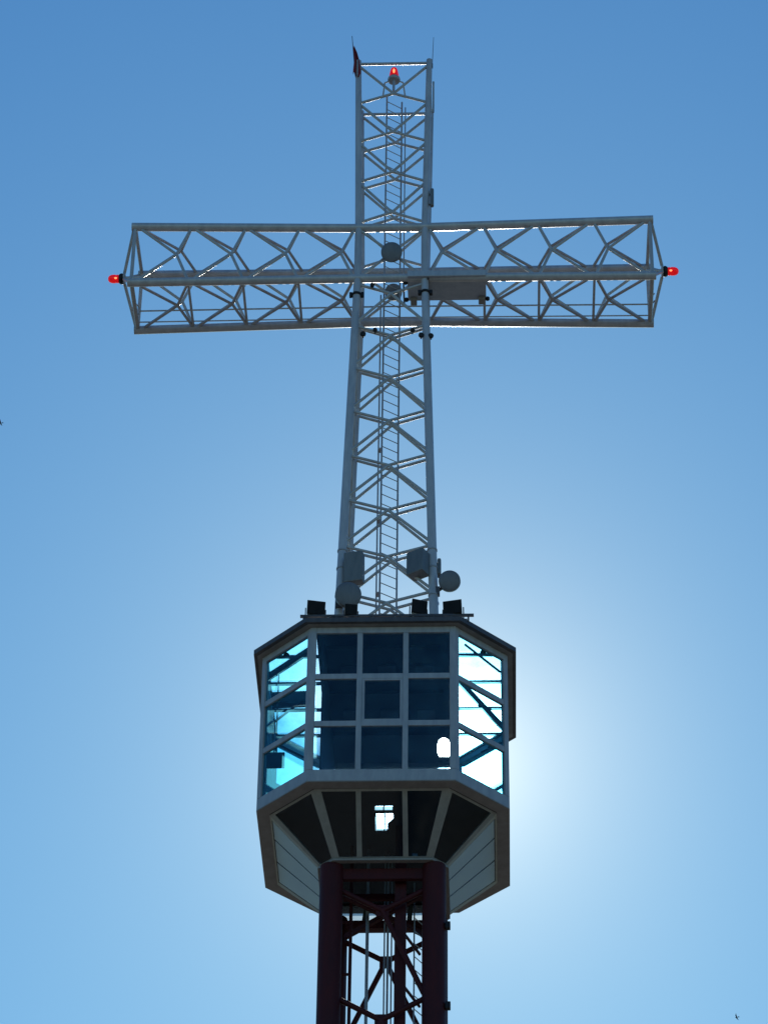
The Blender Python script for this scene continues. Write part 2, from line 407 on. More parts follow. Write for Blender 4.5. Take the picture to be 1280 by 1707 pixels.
rows = [(0.40, 1.76), (1.94, 3.31), (3.49, 4.84)]
cols = {}
def bounds(i):
    L = (edges[i][1] - edges[i][0]).length
    if i in (0, 4):
        ms = [L / 2 - 0.63, L / 2 + 0.63]
    elif i in (2, 6):
        ms = [L / 2 - 0.63, L / 2 + 0.63]
    else:
        ms = []
    return L, ms
for i in range(8):
    L, ms = bounds(i); n = enorm(i); a, b = edges[i]; d = (b - a).normalized()
    def wall_bar(name, t0, t1, z0, z1, out, inn, mat=M['frame']):
        p = [epoint(i, t0, z0, out), epoint(i, t1, z0, out), epoint(i, t1, z0, -inn), epoint(i, t0, z0, -inn),
             epoint(i, t0, z1, out), epoint(i, t1, z1, out), epoint(i, t1, z1, -inn), epoint(i, t0, z1, -inn)]
        return MB().hexa(p).obj(name, mat, cab, bevel=0.01)
    # fascia below, header above
    wall_bar('fascia', 0.0, L, 0.0, 0.355, 0.0, 0.10)
    wall_bar('header', 0.15, L - 0.15, 4.85, ZR, -0.004, 0.12)
    xs = [0.15] + [q for mm in ms for q in (mm - 0.075, mm + 0.075)] + [L - 0.15]
    for mm in ms:
        wall_bar('mullion', mm - 0.075, mm + 0.075, 0.36, 4.845, -0.006, 0.12)
    for c in range(0, len(xs), 2):
        for (z0, z1) in ((1.765, 1.935), (3.315, 3.485)):
            wall_bar('transom', xs[c], xs[c + 1], z0, z1, -0.012, 0.11)
        for r, (z0, z1) in enumerate(rows):
            t0, t1 = xs[c] + 0.004, xs[c + 1] - 0.004
            mat = M['dust'] if i in (7, 1, 5, 3) else M['pane']
            pane = [epoint(i, t0, z0 - 0.03, -0.06), epoint(i, t1, z0 - 0.03, -0.06), epoint(i, t1, z1 + 0.004, -0.06), epoint(i, t0, z1 + 0.004, -0.06)]
            if i == 0 and r == 1 and c == 2:     # the opening window with its own sash
                w = MB()
                for (q0, q1, y0, y1) in ((t0, t1, z0 - 0.004, z0 + 0.05), (t0, t1, z1 - 0.05, z1 + 0.004), (t0, t0 + 0.07, z0 + 0.05, z1 - 0.05), (t1 - 0.07, t1, z0 + 0.05, z1 - 0.05)):
                    w.hexa([epoint(i, q0, y0, -0.02), epoint(i, q1, y0, -0.02), epoint(i, q1, y0, -0.09), epoint(i, q0, y0, -0.09),
                            epoint(i, q0, y1, -0.02), epoint(i, q1, y1, -0.02), epoint(i, q1, y1, -0.09), epoint(i, q0, y1, -0.09)])
                so = w.obj('window_sash', M['frame'], cab)
                MB().slab([epoint(i, t0 + 0.07, z0 + 0.05, -0.05), epoint(i, t1 - 0.07, z0 + 0.05, -0.05), epoint(i, t1 - 0.07, z1 - 0.05, -0.05), epoint(i, t0 + 0.07, z1 - 0.05, -0.05)], -n, 0.012).obj('pane', mat, so)
            else:
                MB().slab(pane, -n, 0.012).obj('pane', mat, cab)

# eaves: soffit board, trim and roof edge
def ring(name, So, Fo, Si, Fi, z0, z1, mat):
    A = octo(So, Fo); B = octo(Si, Fi)
    for i in range(8):
        k = (i + 1) % 8
        MB().hexa([V(A[i].x, A[i].y, z0), V(A[k].x, A[k].y, z0), V(B[k].x, B[k].y, z0), V(B[i].x, B[i].y, z0),
                   V(A[i].x, A[i].y, z1), V(A[k].x, A[k].y, z1), V(B[k].x, B[k].y, z1), V(B[i].x, B[i].y, z1)]).obj(name, mat, cab)
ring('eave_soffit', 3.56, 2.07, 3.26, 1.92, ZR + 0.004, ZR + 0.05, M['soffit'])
ring('eave_trim', 3.66, 2.14, 3.54, 2.06, ZR + 0.01, ZR + 0.16, M['trim'])
ring('roof_kerb', 3.54, 2.06, 3.30, 1.94, ZR + 0.052, ZR + 0.13, M['frame'])
# roof: opaque middle, translucent side bays
RX = 1.80
HY = 1.95; HXL = 1.42                        # opening added at the rear right of the roof for the sun glint
def deck(name, x0, x1, y0, y1, z0, z1, mat):
    return MB().box(((x0 + x1) / 2, (y0 + y1) / 2, (z0 + z1) / 2), (x1 - x0, y1 - y0, z1 - z0)).obj(name, mat, cab)
deck('roof_deck', -RX, HXL, -3.31, 3.31, ZR + 0.055, ZR + 0.15, M['trim'])
deck('roof_deck', HXL, RX, -3.31, HY, ZR + 0.055, ZR + 0.15, M['trim'])
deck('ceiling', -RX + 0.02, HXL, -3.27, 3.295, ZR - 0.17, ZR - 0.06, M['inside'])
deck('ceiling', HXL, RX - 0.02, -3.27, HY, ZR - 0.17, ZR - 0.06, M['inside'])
deck('skylight_block_wall', -1.67, -1.63, -3.15, 3.1, 0.16, ZR - 0.16, M['inside'])  # wall added to block the skylight behind the front left panes
for sx in (-1, 1):
    # bay polygon: (RX,-3.3) (1.94,-3.3) (3.3,-1.94) (3.3,1.94) (1.94,3.3) (RX,3.3)
    ys = [-3.28, -1.98, -0.66, 0.66, 1.98, 3.28]
    def xo(y): return min(3.30, 1.96 + (3.30 - abs(y)))
    for j in range(5):
        y0, y1 = ys[j] + 0.03, ys[j + 1] - 0.03
        poly = [(sx * RX, y0), (sx * xo(y0), y0), (sx * xo(y1), y1), (sx * RX, y1)]
        if sx < 0: poly.reverse()
        MB().add([V(p[0], p[1], ZR + 0.08) for p in poly], [tuple(range(len(poly)))]).obj('skylight_panel', M['poly'], cab)
    for y in ys[1:-1]:
        MB().bar((sx * RX, y, ZR + 0.03), (sx * xo(y), y, ZR + 0.03), 0.07, 0.08).obj('roof_rafter', M['inside'], cab)
    MB().bar((sx * RX, -3.28, ZR + 0.0), (sx * RX, 3.28, ZR + 0.0), 0.10, 0.16).obj('roof_beam', M['inside'], cab)
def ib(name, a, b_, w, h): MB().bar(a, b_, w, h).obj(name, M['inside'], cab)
ib('ceiling_pipe', (2.24, -2.85, 4.82), (3.22, -1.95, 4.50), 0.05, 0.05)
ib('roof_brace', (2.0, -0.95, 4.98), (3.30, -0.5, 3.58), 0.12, 0.14)
ib('inner_strut', (1.95, -0.5, 3.66), (2.98, -0.5, 3.10), 0.03, 0.035)
ib('inner_strut', (2.65, -0.5, 2.80), (3.35, -0.5, 3.17), 0.03, 0.04)
ib('inner_strut', (2.85, -0.5, 3.00), (3.35, -0.5, 2.88), 0.06, 0.10)
ib('roof_brace', (-3.30, -1.70, 4.58), (-2.05, -2.55, 4.93), 0.12, 0.12)
ib('ceiling_pipe', (-3.30, -1.45, 4.62), (-2.05, -2.30, 4.97), 0.03, 0.03)
ib('air_duct', (-3.24, -0.5, 4.62), (-2.12, -0.5, 4.66), 0.30, 0.36)
ib('inner_strut', (-3.10, -0.5, 3.16), (-2.25, -0.5, 2.66), 0.05, 0.05)
ib('duct_hanger', (-2.75, -0.7, 4.40), (-2.45, -0.7, 4.40), 0.16, 0.16)
ib('ceiling_pipe', (-3.25, -1.2, 3.25), (-2.3, -1.2, 4.15), 0.05, 0.05)
for x_, y_ in ((-2.75, -2.35), (2.72, -2.40)):
    MB().lathe((x_, y_, 4.96), (0.2, -0.3, -1), [(0, 0.03), (0.06, 0.05), (0.12, 0.09), (0.14, 0.085)], 12).obj('ceiling_spot', M['inside'], cab)
for x_ in (-1.0, 0.05, 1.1):                 # unlit ceiling fittings and joists
    for y_ in (-1.6, 0.6):
        MB().box((x_, y_, ZR - 0.20), (0.5, 0.5, 0.05)).obj('ceiling_light', M['trim'], cab, bevel=0.01)
for y_ in (-2.7, -0.5, 1.6):
    ib('ceiling_joist', (-1.6, y_, ZR - 0.22), (1.6, y_, ZR - 0.22), 0.12, 0.10)

ib('leak_block_beam', (-1.62, 3.18, ZR - 0.26), (HXL, 3.18, ZR - 0.26), 0.10, 0.20)  # beam added to stop light leaking in at the rear window tops

# corner fillers shape the added roof opening so the sun glint turns oval
for cx_h, cy_h, ux, uy_ in ((HXL, HY, 1, 1), (RX - 0.05, HY, -1, 1), (HXL, 3.12, 1, -1), (RX - 0.05, 3.12, -1, -1)):
    pl = [(cx_h, cy_h), (cx_h + ux * 0.13, cy_h), (cx_h + ux * 0.05, cy_h + uy_ * 0.12), (cx_h, cy_h + uy_ * 0.36)]
    MB().prism(pl, ZR - 0.165, ZR - 0.06).obj('glint_hole_corner', M['inside'], cab)
deck('glint_hole_rim', HXL, RX, 3.12, 3.31, ZR - 0.17, ZR + 0.04, M['inside'])

# floor with hatch openings, placed so bright sky shows through from below
HX0, HX1, HY0, HY1 = -0.20, 0.27, -2.10, -0.75
fm = MB()
O2 = octo(3.30, 1.92)
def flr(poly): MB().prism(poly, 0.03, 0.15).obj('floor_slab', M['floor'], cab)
flr([(-3.30, -1.92), (-1.92, -3.30), (HX0, -3.30), (HX0, 3.30), (-1.92, 3.30), (-3.30, 1.92)])
flr([(HX1, -3.30), (1.92, -3.30), (3.30, -1.92), (3.30, 0.33), (HX1, 0.33)])
flr([(HX1, 0.33), (0.73, 0.33), (0.73, 0.64), (HX1, 0.64)])
flr([(0.88, 0.33), (3.30, 0.33), (3.30, 0.64), (0.88, 0.64)])
flr([(HX1, 0.64), (3.30, 0.64), (3.30, 1.92), (1.92, 3.30), (HX1, 3.30)])
flr([(0.10, HY1 - 0.30), (HX1 + 0.0, HY1 - 0.55), (HX1, HY1), (0.10, HY1)])
flr([(HX0, -3.30), (HX1, -3.30), (HX1, HY0), (HX0, HY0)])
flr([(HX0, HY1), (HX1, HY1), (HX1, 3.30), (HX0, 3.30)])
MB().bar((0.035, HY0, 0.10), (0.035, HY1, 0.10), 0.035, 0.05).obj('hatch_bar', M['inside'], cab)
MB().bar((HX0, -1.72, 0.10), (HX1, -1.72, 0.10), 0.12, 0.05).obj('hatch_bar', M['inside'], cab)

# underside: soffit ring, funnel
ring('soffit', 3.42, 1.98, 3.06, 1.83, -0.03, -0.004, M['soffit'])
A = octo(3.07, 1.80); B = octo(1.70, 1.30)
A = [V(p.x, p.y, -0.04) for p in A]; B = [V(p.x, p.y, ZN) for p in B]
def lerp(a, b, t): return a + (b - a) * t
for i in range(8):
    k = (i + 1) % 8
    a0, a1, b1, b0 = A[i], A[k], B[k], B[i]
    n = (a1 - a0).cross(b0 - a0).normalized()
    if n.dot(V(enorm(i).x, enorm(i).y, -0.5)) < 0: n = -n
    La = (a1 - a0).length; Lb = (b1 - b0).length
    def q(s_, t_):   # s along width in metres from left, t 0..1 downward
        return None
    big = i in (0, 2, 4, 6)
    wa = 0.17 if big else 0.15
    wb = 0.15 if big else 0.07
    def P_(u, t):     # u: 0..1 across between side ribs
        aL = lerp(a0, a1, wa / La); aR = lerp(a0, a1, 1 - wa / La)
        bL = lerp(b0, b1, wb / Lb); bR = lerp(b0, b1, 1 - wb / Lb)
        return lerp(lerp(aL, aR, u), lerp(bL, bR, u), t)
    # side ribs
    for (x0, x1, y0, y1) in ((a0, lerp(a0, a1, wa / La), b0, lerp(b0, b1, wb / Lb)), (lerp(a0, a1, 1 - wa / La), a1, lerp(b0, b1, 1 - wb / Lb), b1)):
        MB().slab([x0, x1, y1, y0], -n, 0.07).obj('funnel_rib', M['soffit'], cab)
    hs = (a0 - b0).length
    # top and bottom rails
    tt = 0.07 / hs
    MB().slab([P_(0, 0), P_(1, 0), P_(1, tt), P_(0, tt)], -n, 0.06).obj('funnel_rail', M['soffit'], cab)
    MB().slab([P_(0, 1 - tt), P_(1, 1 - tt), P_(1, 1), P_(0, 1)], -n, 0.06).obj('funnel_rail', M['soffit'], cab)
    if i in (0, 4):
        def ux(x, t):
            l = P_(0, t).x; r_ = P_(1, t).x; return (x - l) / (r_ - l)
        cuts = []
        for mx in (-0.62, 0.62):
            f0 = lambda t, e: P_(ux(mx + e, t), t)
            MB().slab([f0(tt, -0.07), f0(tt, 0.07), f0(1 - tt, 0.07), f0(1 - tt, -0.07)], -n, 0.06).obj('funnel_mullion', M['soffit'], cab)
        rngs = [(None, -0.69), (-0.55, 0.55), (0.69, None)]
        if i == 4: rngs = [(None, 0.69), (0.55, -0.55), (-0.69, None)]
        for l, r_ in rngs:
            g0 = lambda x, t, dflt: P_(dflt if x is None else ux(x, t), t)
            pl = [g0(l, tt, 0), g0(r_, tt, 1), g0(r_, 1 - tt, 1), g0(l, 1 - tt, 0)]
            pl = [p - n * 0.02 for p in pl]
            MB().slab(pl, -n, 0.012).obj('funnel_pane', M['fpane'], cab)
    elif i in (2, 6):
        js = [0.0, 0.30, 0.66, 1.0]
        if i == 6: js = [0.0, 0.34, 0.70, 1.0]
        for c in range(3):
            u0 = js[c] + 0.012; u1 = js[c + 1] - 0.012
            pl = [P_(u0, tt + 0.015), P_(u1, tt + 0.015), P_(u1, 1 - tt - 0.015), P_(u0, 1 - tt - 0.015)]
            MB().slab([p - n * 0.008 for p in pl], -n, 0.03).obj('cladding_panel', M['clad'], cab)
        MB().slab([P_(0, tt), P_(1, tt), P_(1, 1 - tt), P_(0, 1 - tt)], -n, 0.012)
        bk = MB().slab([p - n * 0.042 for p in (P_(0.002, tt), P_(0.998, tt), P_(0.998, 1 - tt), P_(0.002, 1 - tt))], -n, 0.02).obj('backing_sheet', M['black'], cab)
    else:
        pl = [p - n * 0.02 for p in (P_(0, tt), P_(1, tt), P_(1, 1 - tt), P_(0, 1 - tt))]
        MB().slab(pl, -n, 0.012).obj('funnel_pane', M['fpane'], cab)
# neck collar
A = octo(1.76, 1.33); B = octo(1.60, 1.24)
for i in range(8):
    k = (i + 1) % 8
    MB().hexa([V(A[i].x, A[i].y, ZN - 0.06), V(A[k].x, A[k].y, ZN - 0.06), V(B[k].x, B[k].y, ZN - 0.06), V(B[i].x, B[i].y, ZN - 0.06),
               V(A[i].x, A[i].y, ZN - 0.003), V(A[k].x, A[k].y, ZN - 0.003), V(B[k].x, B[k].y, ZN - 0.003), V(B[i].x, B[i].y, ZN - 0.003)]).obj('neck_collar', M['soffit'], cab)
# roof edge rail
MB().bar((-2.30, -3.45, 5.40), (2.50, -3.45, 5.38), 0.07, 0.07).obj('roof_rail', M['trim'], cab)
for x in (-2.2, -1.3, -0.35, 0.45, 1.4, 2.35):
    MB().bar((x, -3.45, ZR + 0.13), (x, -3.45, 5.36), 0.05, 0.05).obj('rail_post', M['trim'], cab)
for x0, x1 in ((-0.30, -0.02), (0.34, 0.02), (0.8, 1.1), (1.9, 1.6), (-1.5, -1.8)):
    MB().bar((x0, -3.45, 5.35), (x1, -3.45, ZR + 0.15), 0.035, 0.035).obj('rail_brace', M['frame'], cab)
MB().box((1.15, -3.2, 5.28), (0.9, 0.25, 0.12)).obj('cable_tray', M['frame'], cab)
MB().box((-1.5, -3.25, 5.24), (1.1, 0.2, 0.05)).obj('cable_tray', M['galv'], cab)

# things inside the cabin
sc1 = thing('hanging_screen', 'dark flat screen hanging inside the lower left chamfered window of the cabin', 'screen', (-2.99, -1.5, 2.05))
MB().box((-2.99, -1.5, 1.93), (0.50, 0.06, 0.50)).obj('housing', M['inside'], sc1, bevel=0.01)
MB().tube((-2.99, -1.5, 2.18), (-2.99, -1.5, 5.0), 0.02, 8).obj('hanger', M['inside'], sc1)

# ------------------------------------------------------------------ white lattice cross
def seg(z, pts):
    for (z0, v0), (z1, v1) in zip(pts, pts[1:]):
        if z <= z1: return v0 + (v1 - v0) * (z - z0) / (z1 - z0)
    return pts[-1][1]
WP = [(5.17, 1.393), (20.11, 1.043), (22.25, 1.043), (29.6, 1.164)]
def W(z): return seg(z, WP)
def WL(z): return W(z)
ZC, HC = 21.18, 1.066
L = 8.17; HE = 1.18; DE = 1.124; LW = 1.043
cr = thing('lattice_cross', 'tall grey white steel lattice cross standing on the cabin roof', 'cross', (0, 0, 5.15))
mast = MB().prism([(-1.6, -1.6), (1.6, -1.6), (1.6, 1.6), (-1.6, 1.6)], 5.145 + 0.05, 5.145 + 0.17).obj('mast', M['frame'], cr)
for sx in (-1, 1):
    for sy in (-1, 1):
        mb = MB()
        zs = [5.20, 20.11, 22.25, 29.6]
        rs = [0.135, 0.118, 0.115, 0.098]
        for j in range(3):
            mb.tube((sx * W(zs[j]), sy * W(zs[j]), zs[j]), (sx * W(zs[j + 1]), sy * W(zs[j + 1]), zs[j + 1]), rs[j], 18, rs[j + 1])
        lg = mb.obj('leg', M['white'], mast)
        for zf in (7.6, 8.6, 9.25):
            MB().tube((sx * W(zf), sy * W(zf), zf), (sx * W(zf + .05), sy * W(zf + .05), zf + 0.05), 0.15, 18).obj('flange', M['frame'], mast)
def mast_face(k, t, z, inset=0.0):
    """k: 0 front 1 back 2 left 3 right; t in -1..1 across"""
    w = W(z); 
    if k == 0: return V(t * w, -w, z)
    if k == 1: return V(t * w, w, z)
    if k == 2: return V(-w, t * w, z)
    return V(w, t * w, z)
RB = 0.046
def xpanel(point, a_node, a_near, a_far, parent):
    n0 = point(0, a_node)
    for t in (-0.93, 0.93):
        rod('short_brace', n0, point(t, a_near), RB, M['brace'], parent)
        rod('long_brace', n0, point(t, a_far), RB, M['brace'], parent)
up = [22.90, 24.64, 26.40, 28.11]; lo = [19.46, 17.71, 15.99, 14.26, 12.52, 10.81, 9.07, 7.38]
for k in range(4):
    f = lambda t, z, k=k: mast_face(k, t, z)
    for z in up: xpanel(f, z, z - 0.40, z + 1.20, mast)
    for z in lo: xpanel(f, z, z + 0.38, z - 1.15, mast)
    n0 = f(0, ZC)
    for t in (-0.93, 0.93):
        for z in (ZC - HC + 0.06, ZC + HC - 0.12):
            rod('long_brace', n0, f(t, z), RB, M['brace'], mast)
    rod('top_bar', f(-0.95, 29.47), f(0.95, 29.47), 0.05, M['brace'], mast)
    rod('base_bar', f(-0.95, 6.05), f(0.95, 6.05), 0.05, M['brace'], mast)
# arms
def chord(sx, sy, sz, x):
    t = min(1.0, max(0.0, (abs(x) - LW) / (L - LW)))
    return V(x, sy * (LW + (DE - LW) * t), ZC + sz * (HC + (HE - HC) * t))
NODES = {-1: [-1.586, -3.315, -5.015, -6.73], 1: [1.584, 3.287, 4.997, 6.754]}
for sx in (-1, 1):
    arm = None
    for sy in (-1, 1):
        for sz in (-1, 1):
            p0 = chord(sx, sy, sz, sx * LW); p1 = chord(sx, sy, sz, sx * (L + 0.03))
            mb = MB().tube(V(0, p0.y, p0.z), p0, 0.137, 12).tube(p0, p1, 0.137, 12, 0.137)
            if arm is None:
                arm = mb.obj('arm', M['white'], cr)
            else:
                mb.obj('chord', M['white'], arm)
    def face(kind):
        def f(t, x):
            if kind == 'front': a, b = chord(sx, -1, -1, x), chord(sx, -1, 1, x)
            if kind == 'back': a, b = chord(sx, 1, -1, x), chord(sx, 1, 1, x)
            if kind == 'top': a, b = chord(sx, -1, 1, x), chord(sx, 1, 1, x)
            if kind == 'bottom': a, b = chord(sx, -1, -1, x), chord(sx, 1, -1, x)
            return lerp(a, b, (t + 1) / 2)
        return f
    for kind in ('front', 'back', 'top', 'bottom'):
        f = face(kind)
        for xn in NODES[sx]:
            xpanel(f, xn, xn - sx * 0.40, xn + sx * 1.18, arm)
            if kind == 'bottom':
                xb = xn + sx * 1.30 if abs(xn) < 6 else sx * (L - 0.12)
                rod('cross_bar', f(-0.95, xb - sx * 1.0 * 0), f(0.95, xb), 0.042, M['brace'], arm)
        rod('end_bar', f(-0.95, sx * (L - 0.08)), f(0.95, sx * (L - 0.08)), 0.058, M['brace'], arm)
    # end pyramid
    apex = V(sx * (L + 0.30), 0, ZC)
    for sy in (-1, 1):
        for sz in (-1, 1):
            rod('end_strut', chord(sx, sy, sz, sx * (L - 0.05)), apex + V(0, sy * 0.12, sz * 0.12), 0.05, M['brace'], arm)
    MB().tube(apex - V(sx * 0.02, 0, 0), apex + V(sx * 0.03, 0, 0), 0.22, 20).obj('end_plate', M['frame'], arm)
    rod('stub_tube', apex - V(sx * 0.5, 0, 0), apex, 0.08, M['white'], arm)
    # hand rails on the walkway side
    for (dz, r) in ((0.48, 0.026), (0.07, 0.022)):
        pass
    for zz, r in ((20.77, 0.026), (20.30, 0.022)):
        rod('hand_rail', V(sx * 0.0, 1.02, zz), V(sx * (L - 0.1), 1.08, zz), r, M['galv'], arm, 8)
    for zz in (20.75, 20.45):
        rod('rail_stub', V(sx * (L - 0.12), 0.9, zz), V(sx * (L + 0.06), 0.55, zz), 0.022, M['galv'], arm, 8)
# feed cables tied down the mast legs
for dx, dy, z0, z1, r in ((-0.02, 0.16, 5.3, 19.3, 0.016), (0.02, 0.17, 5.3, 23.2, 0.016)):
    sg = -1 if dx < 0 else 1
    mb = MB(); zz = z0
    while zz < z1 - 0.01:
        z2 = min(z1, zz + 2.0)
        mb.tube((sg * W(zz) + dx, -W(zz) + dy, zz), (sg * W(z2) + dx + 0.01 * math.sin(z2 * 3), -W(z2) + dy, z2), r, 6); zz = z2
    mb.obj('feed_cable', M['black'], mast)
# ladder in the mast
lad = MB().tube((-0.245, -0.3, 5.4), (-0.245, -0.3, 28.9), 0.028, 8).tube((0.235, 0.05, 5.4), (0.235, 0.05, 28.9), 0.028, 8).obj('ladder', M['galv'], cr)
z = 5.6
while z < 28.6:
    rod('rung', (-0.245, -0.3, z), (0.235, 0.05, z), 0.014, M['galv'], lad, 8)
    z += 0.365
MB().tube((-0.355, -0.05, 5.4), (-0.355, -0.05, 20.3), 0.024, 8).obj('cable_pipe', M['galv'], cr)
MB().tube((0.352, 0.0, 20.5), (0.352, 0.0, 28.6), 0.02, 8).obj('cable_pipe', M['galv'], cr)
for z in (8.6, 11.3, 14.0, 16.6):
    MB().box((-0.30, -0.1, z), (0.14, 0.2, 0.05)).obj('pipe_clip', M['frame'], cr)

# ------------------------------------------------------------------ aviation beacons
def beacon(label, base, axis, k=1.0, cone=False):
    t = thing('warning_beacon', label, 'beacon', base, 'red aviation beacons')
    base = Vector(base); ax = Vector(axis).normalized()
    if cone:
        MB().lathe(base, ax, [(0.0, 0.19), (0.05, 0.21), (0.10, 0.20)], 24).obj('mounting_ring', M['frame'], t)
        MB().lathe(base + ax * 0.10, ax, [(0, 0.17), (0.05, 0.165)], 24).obj('gasket', M['black'], t)
        MB().lathe(base + ax * 0.15, ax, [(0, 0.155), (0.14, 0.15), (0.28, 0.13), (0.40, 0.10), (0.44, 0.05), (0.45, 0.0)], 24).obj('lens', M['redlamp'], t)
        MB().lathe(base + ax * 0.22 + V(0, -0.155, 0), V(0, -0.05, 1), [(0, 0.01), (0.05, 0.035), (0.12, 0.04), (0.19, 0.01)], 12).obj('lit_bulb', M['core'], t)
    else:
        MB().lathe(base, ax, [(0.0, 0.12), (0.02, 0.17), (0.07, 0.18), (0.12, 0.16), (0.15, 0.13)], 24).obj('collar', M['black'], t)
        MB().lathe(base + ax * 0.15, ax, [(0, 0.125), (0.04, 0.14), (0.08, 0.125), (0.12, 0.14), (0.22, 0.135), (0.29, 0.11), (0.335, 0.06), (0.345, 0.0)], 24).obj('lens', M['redlamp'], t)
        MB().lathe(base + ax * 0.19 + V(0, -0.11, -0.06), ax, [(0, 0.01), (0.03, 0.03), (0.07, 0.03), (0.10, 0.01)], 12).obj('lit_bulb', M['core'], t)
    return t
beacon('red glass beacon at the end of the cross\'s left arm', (-(L + 0.33), 0, ZC), (-1, 0, 0))
beacon('red glass beacon at the end of the cross\'s right arm', (L + 0.33, 0, ZC), (1, 0, 0))
tb = beacon('glowing red cone beacon between the legs at the top of the cross', (0.0, -0.9, 28.93), (0, 0.0, 1), cone=True)
MB().tube((0, -1.1, 28.25), (0, -0.93, 28.94), 0.045, 12).obj('stem', M['frame'], tb)
for s in (-1, 1):
    MB().tube((s * 0.14, -0.9, 28.93), (s * 0.30, -0.9, 28.85), 0.025, 8).tube((s * 0.30, -0.9, 28.85), (s * 0.36, -0.7, 28.45), 0.025, 8).obj('bracket', M['frame'], tb)

# ------------------------------------------------------------------ antennas and lamps
def drum(name, label, c, ax, r, depth, leg):
    t = thing(name, label, 'antenna', c, 'microwave drum antennas')
    c = Vector(c); ax = Vector(ax).normalized()
    MB().lathe(c, ax, [(0, r * 0.98), (0.02, r), (0.03, r), (0.035, r * 0.985), (0.06, r * 0.7), (0.07, 0.0)], 32).obj('radome', M['radome'], t)
    MB().lathe(c - ax * depth, ax, [(0, r * 0.45), (0.05, r * 0.6), (depth * 0.6, r), (depth - 0.001, r)], 32).obj('shroud', M['trim'], t)
    e = Vector(leg); MB().tube(c - ax * depth * 0.9, e, 0.05, 10).obj('mounting_arm', M['trim'], t)
    MB().box(e, (0.20, 0.16, 0.26)).obj('clamp', M['trim'], t)
    return t
drum('drum_antenna', 'large round grey drum antenna low on the left mast leg above the roof', (-1.07, -1.85, 7.32), (0.12, -1, -0.25), 0.375, 0.34, (-1.35, -1.45, 7.25))
drum('drum_antenna', 'round grey drum antenna sticking out right of the right mast leg', (1.80, -1.50, 8.02), (-0.05, -1, -0.30), 0.315, 0.20, (1.42, -1.36, 7.75))
drum('drum_antenna', 'round grey disc antenna in the middle where mast and arms cross', (0.01, -1.25, 21.02), (0, -1, -0.35), 0.33, 0.12, (0.0, -1.1, 21.0))
drum('drum_antenna', 'pale round antenna behind the braces just below the crossing', (0.03, 0.10, 20.56), (0, -1, -0.5), 0.27, 0.22, (0.03, 0.35, 20.75))

def panel(label, c, dims, yaw, leg, tilt=0.0):
    t = thing('panel_antenna', label, 'antenna', c, 'panel antennas on the mast')
    rot = Matrix.Rotation(R(yaw), 3, 'Z') @ Matrix.Rotation(R(tilt), 3, 'X')
    MB().box(c, dims, rot).obj('housing', M['antenna'], t, bevel=0.04)
    d = rot @ V(0, dims[1] / 2 + 0.02, 0)
    for dz in (-0.3, 0.3):
        a = Vector(c) + d + V(0, 0, dz * dims[2]); MB().tube(a, V(leg[0], leg[1], a.z), 0.035, 8).obj('mounting_arm', M['trim'], t)
    return t
panel('tall grey panel antenna beside the left mast leg above the drum', (-0.93, -1.60, 8.42), (0.56, 0.30, 1.02), -12, (-1.27, -1.3), 3)
panel('hexagonal grey panel antenna left of the right mast leg', (0.90, -1.42, 8.68), (0.56, 0.42, 0.80), -32, (1.30, -1.3), 0)
panel('small black box antenna high on the right mast leg above the arm', (1.26, -1.12, 23.44), (0.12, 0.16, 0.72), 0, (1.10, -1.06))
panel('slim dark box strapped to the right mast leg beside the right drum', (1.50, -1.18, 8.72), (0.11, 0.26, 0.56), 0, (1.35, -1.3))

def flood(label, c, yaw, w=0.52, h=0.44, foot=ZR + 0.16, tilt=12):
    t = thing('floodlight', label, 'floodlight', (c[0], c[1], foot), 'floodlights on the cabin roof edge')
    rot = Matrix.Rotation(R(yaw), 3, 'Z') @ Matrix.Rotation(R(tilt), 3, 'X')
    b = MB(); cc = Vector(c)
    f = [rot @ V(sx * w / 2, -0.10, sz * h / 2) for sx, sz in ((-1, -1), (1, -1), (1, 1), (-1, 1))]
    k = [rot @ V(sx * w * 0.36, 0.14, sz * h * 0.34) for sx, sz in ((-1, -1), (1, -1), (1, 1), (-1, 1))]
    b.add([cc + q for q in f + k], [(0, 1, 2, 3), (7, 6, 5, 4), (0, 4, 5, 1), (1, 5, 6, 2), (2, 6, 7, 3), (3, 7, 4, 0)])
    hb = b.obj('housing', M['black'], t, bevel=0.015)
    MB().box(cc + rot @ V(0, -0.112, 0), (w * 0.86, 0.02, h * 0.84), rot).obj('lens', M['lens'], t)
    for q in range(5):
        MB().box(cc + rot @ V((q - 2) * w * 0.14, 0.17, 0), (0.015, 0.07, h * 0.6), rot).obj('cooling_fin', M['black'], hb)
    yk = MB()
    for s in (-1, 1):
        yk.bar(cc + rot @ V(s * (w / 2 + 0.02), 0, 0), V(c[0] + s * (w / 2 + 0.02), c[1], foot + 0.06), 0.03, 0.05)
    yk.bar(V(c[0] - w / 2 - 0.12, c[1], foot + 0.05), V(c[0] + w / 2 + 0.12, c[1], foot + 0.05), 0.06, 0.04)
    yk.bar(V(c[0], c[1], foot - 0.06), V(c[0], c[1], foot + 0.04), 0.06, 0.06)
    yk.obj('yoke', M['trim'], t)
    return t
flood('black floodlight standing alone at the left corner of the cabin roof', (-1.88, -3.42, 5.66), 12)
flood('black floodlight on the roof edge left of the right mast leg', (0.97, -3.42, 5.66), 20, w=0.46)
flood('black floodlight at the right corner of the cabin roof', (1.93, -3.42, 5.63), -12, w=0.54)
flood('small black floodlight on the roof edge under the left drum antenna', (-0.90, -3.42, 5.58), 8, w=0.36, h=0.36)

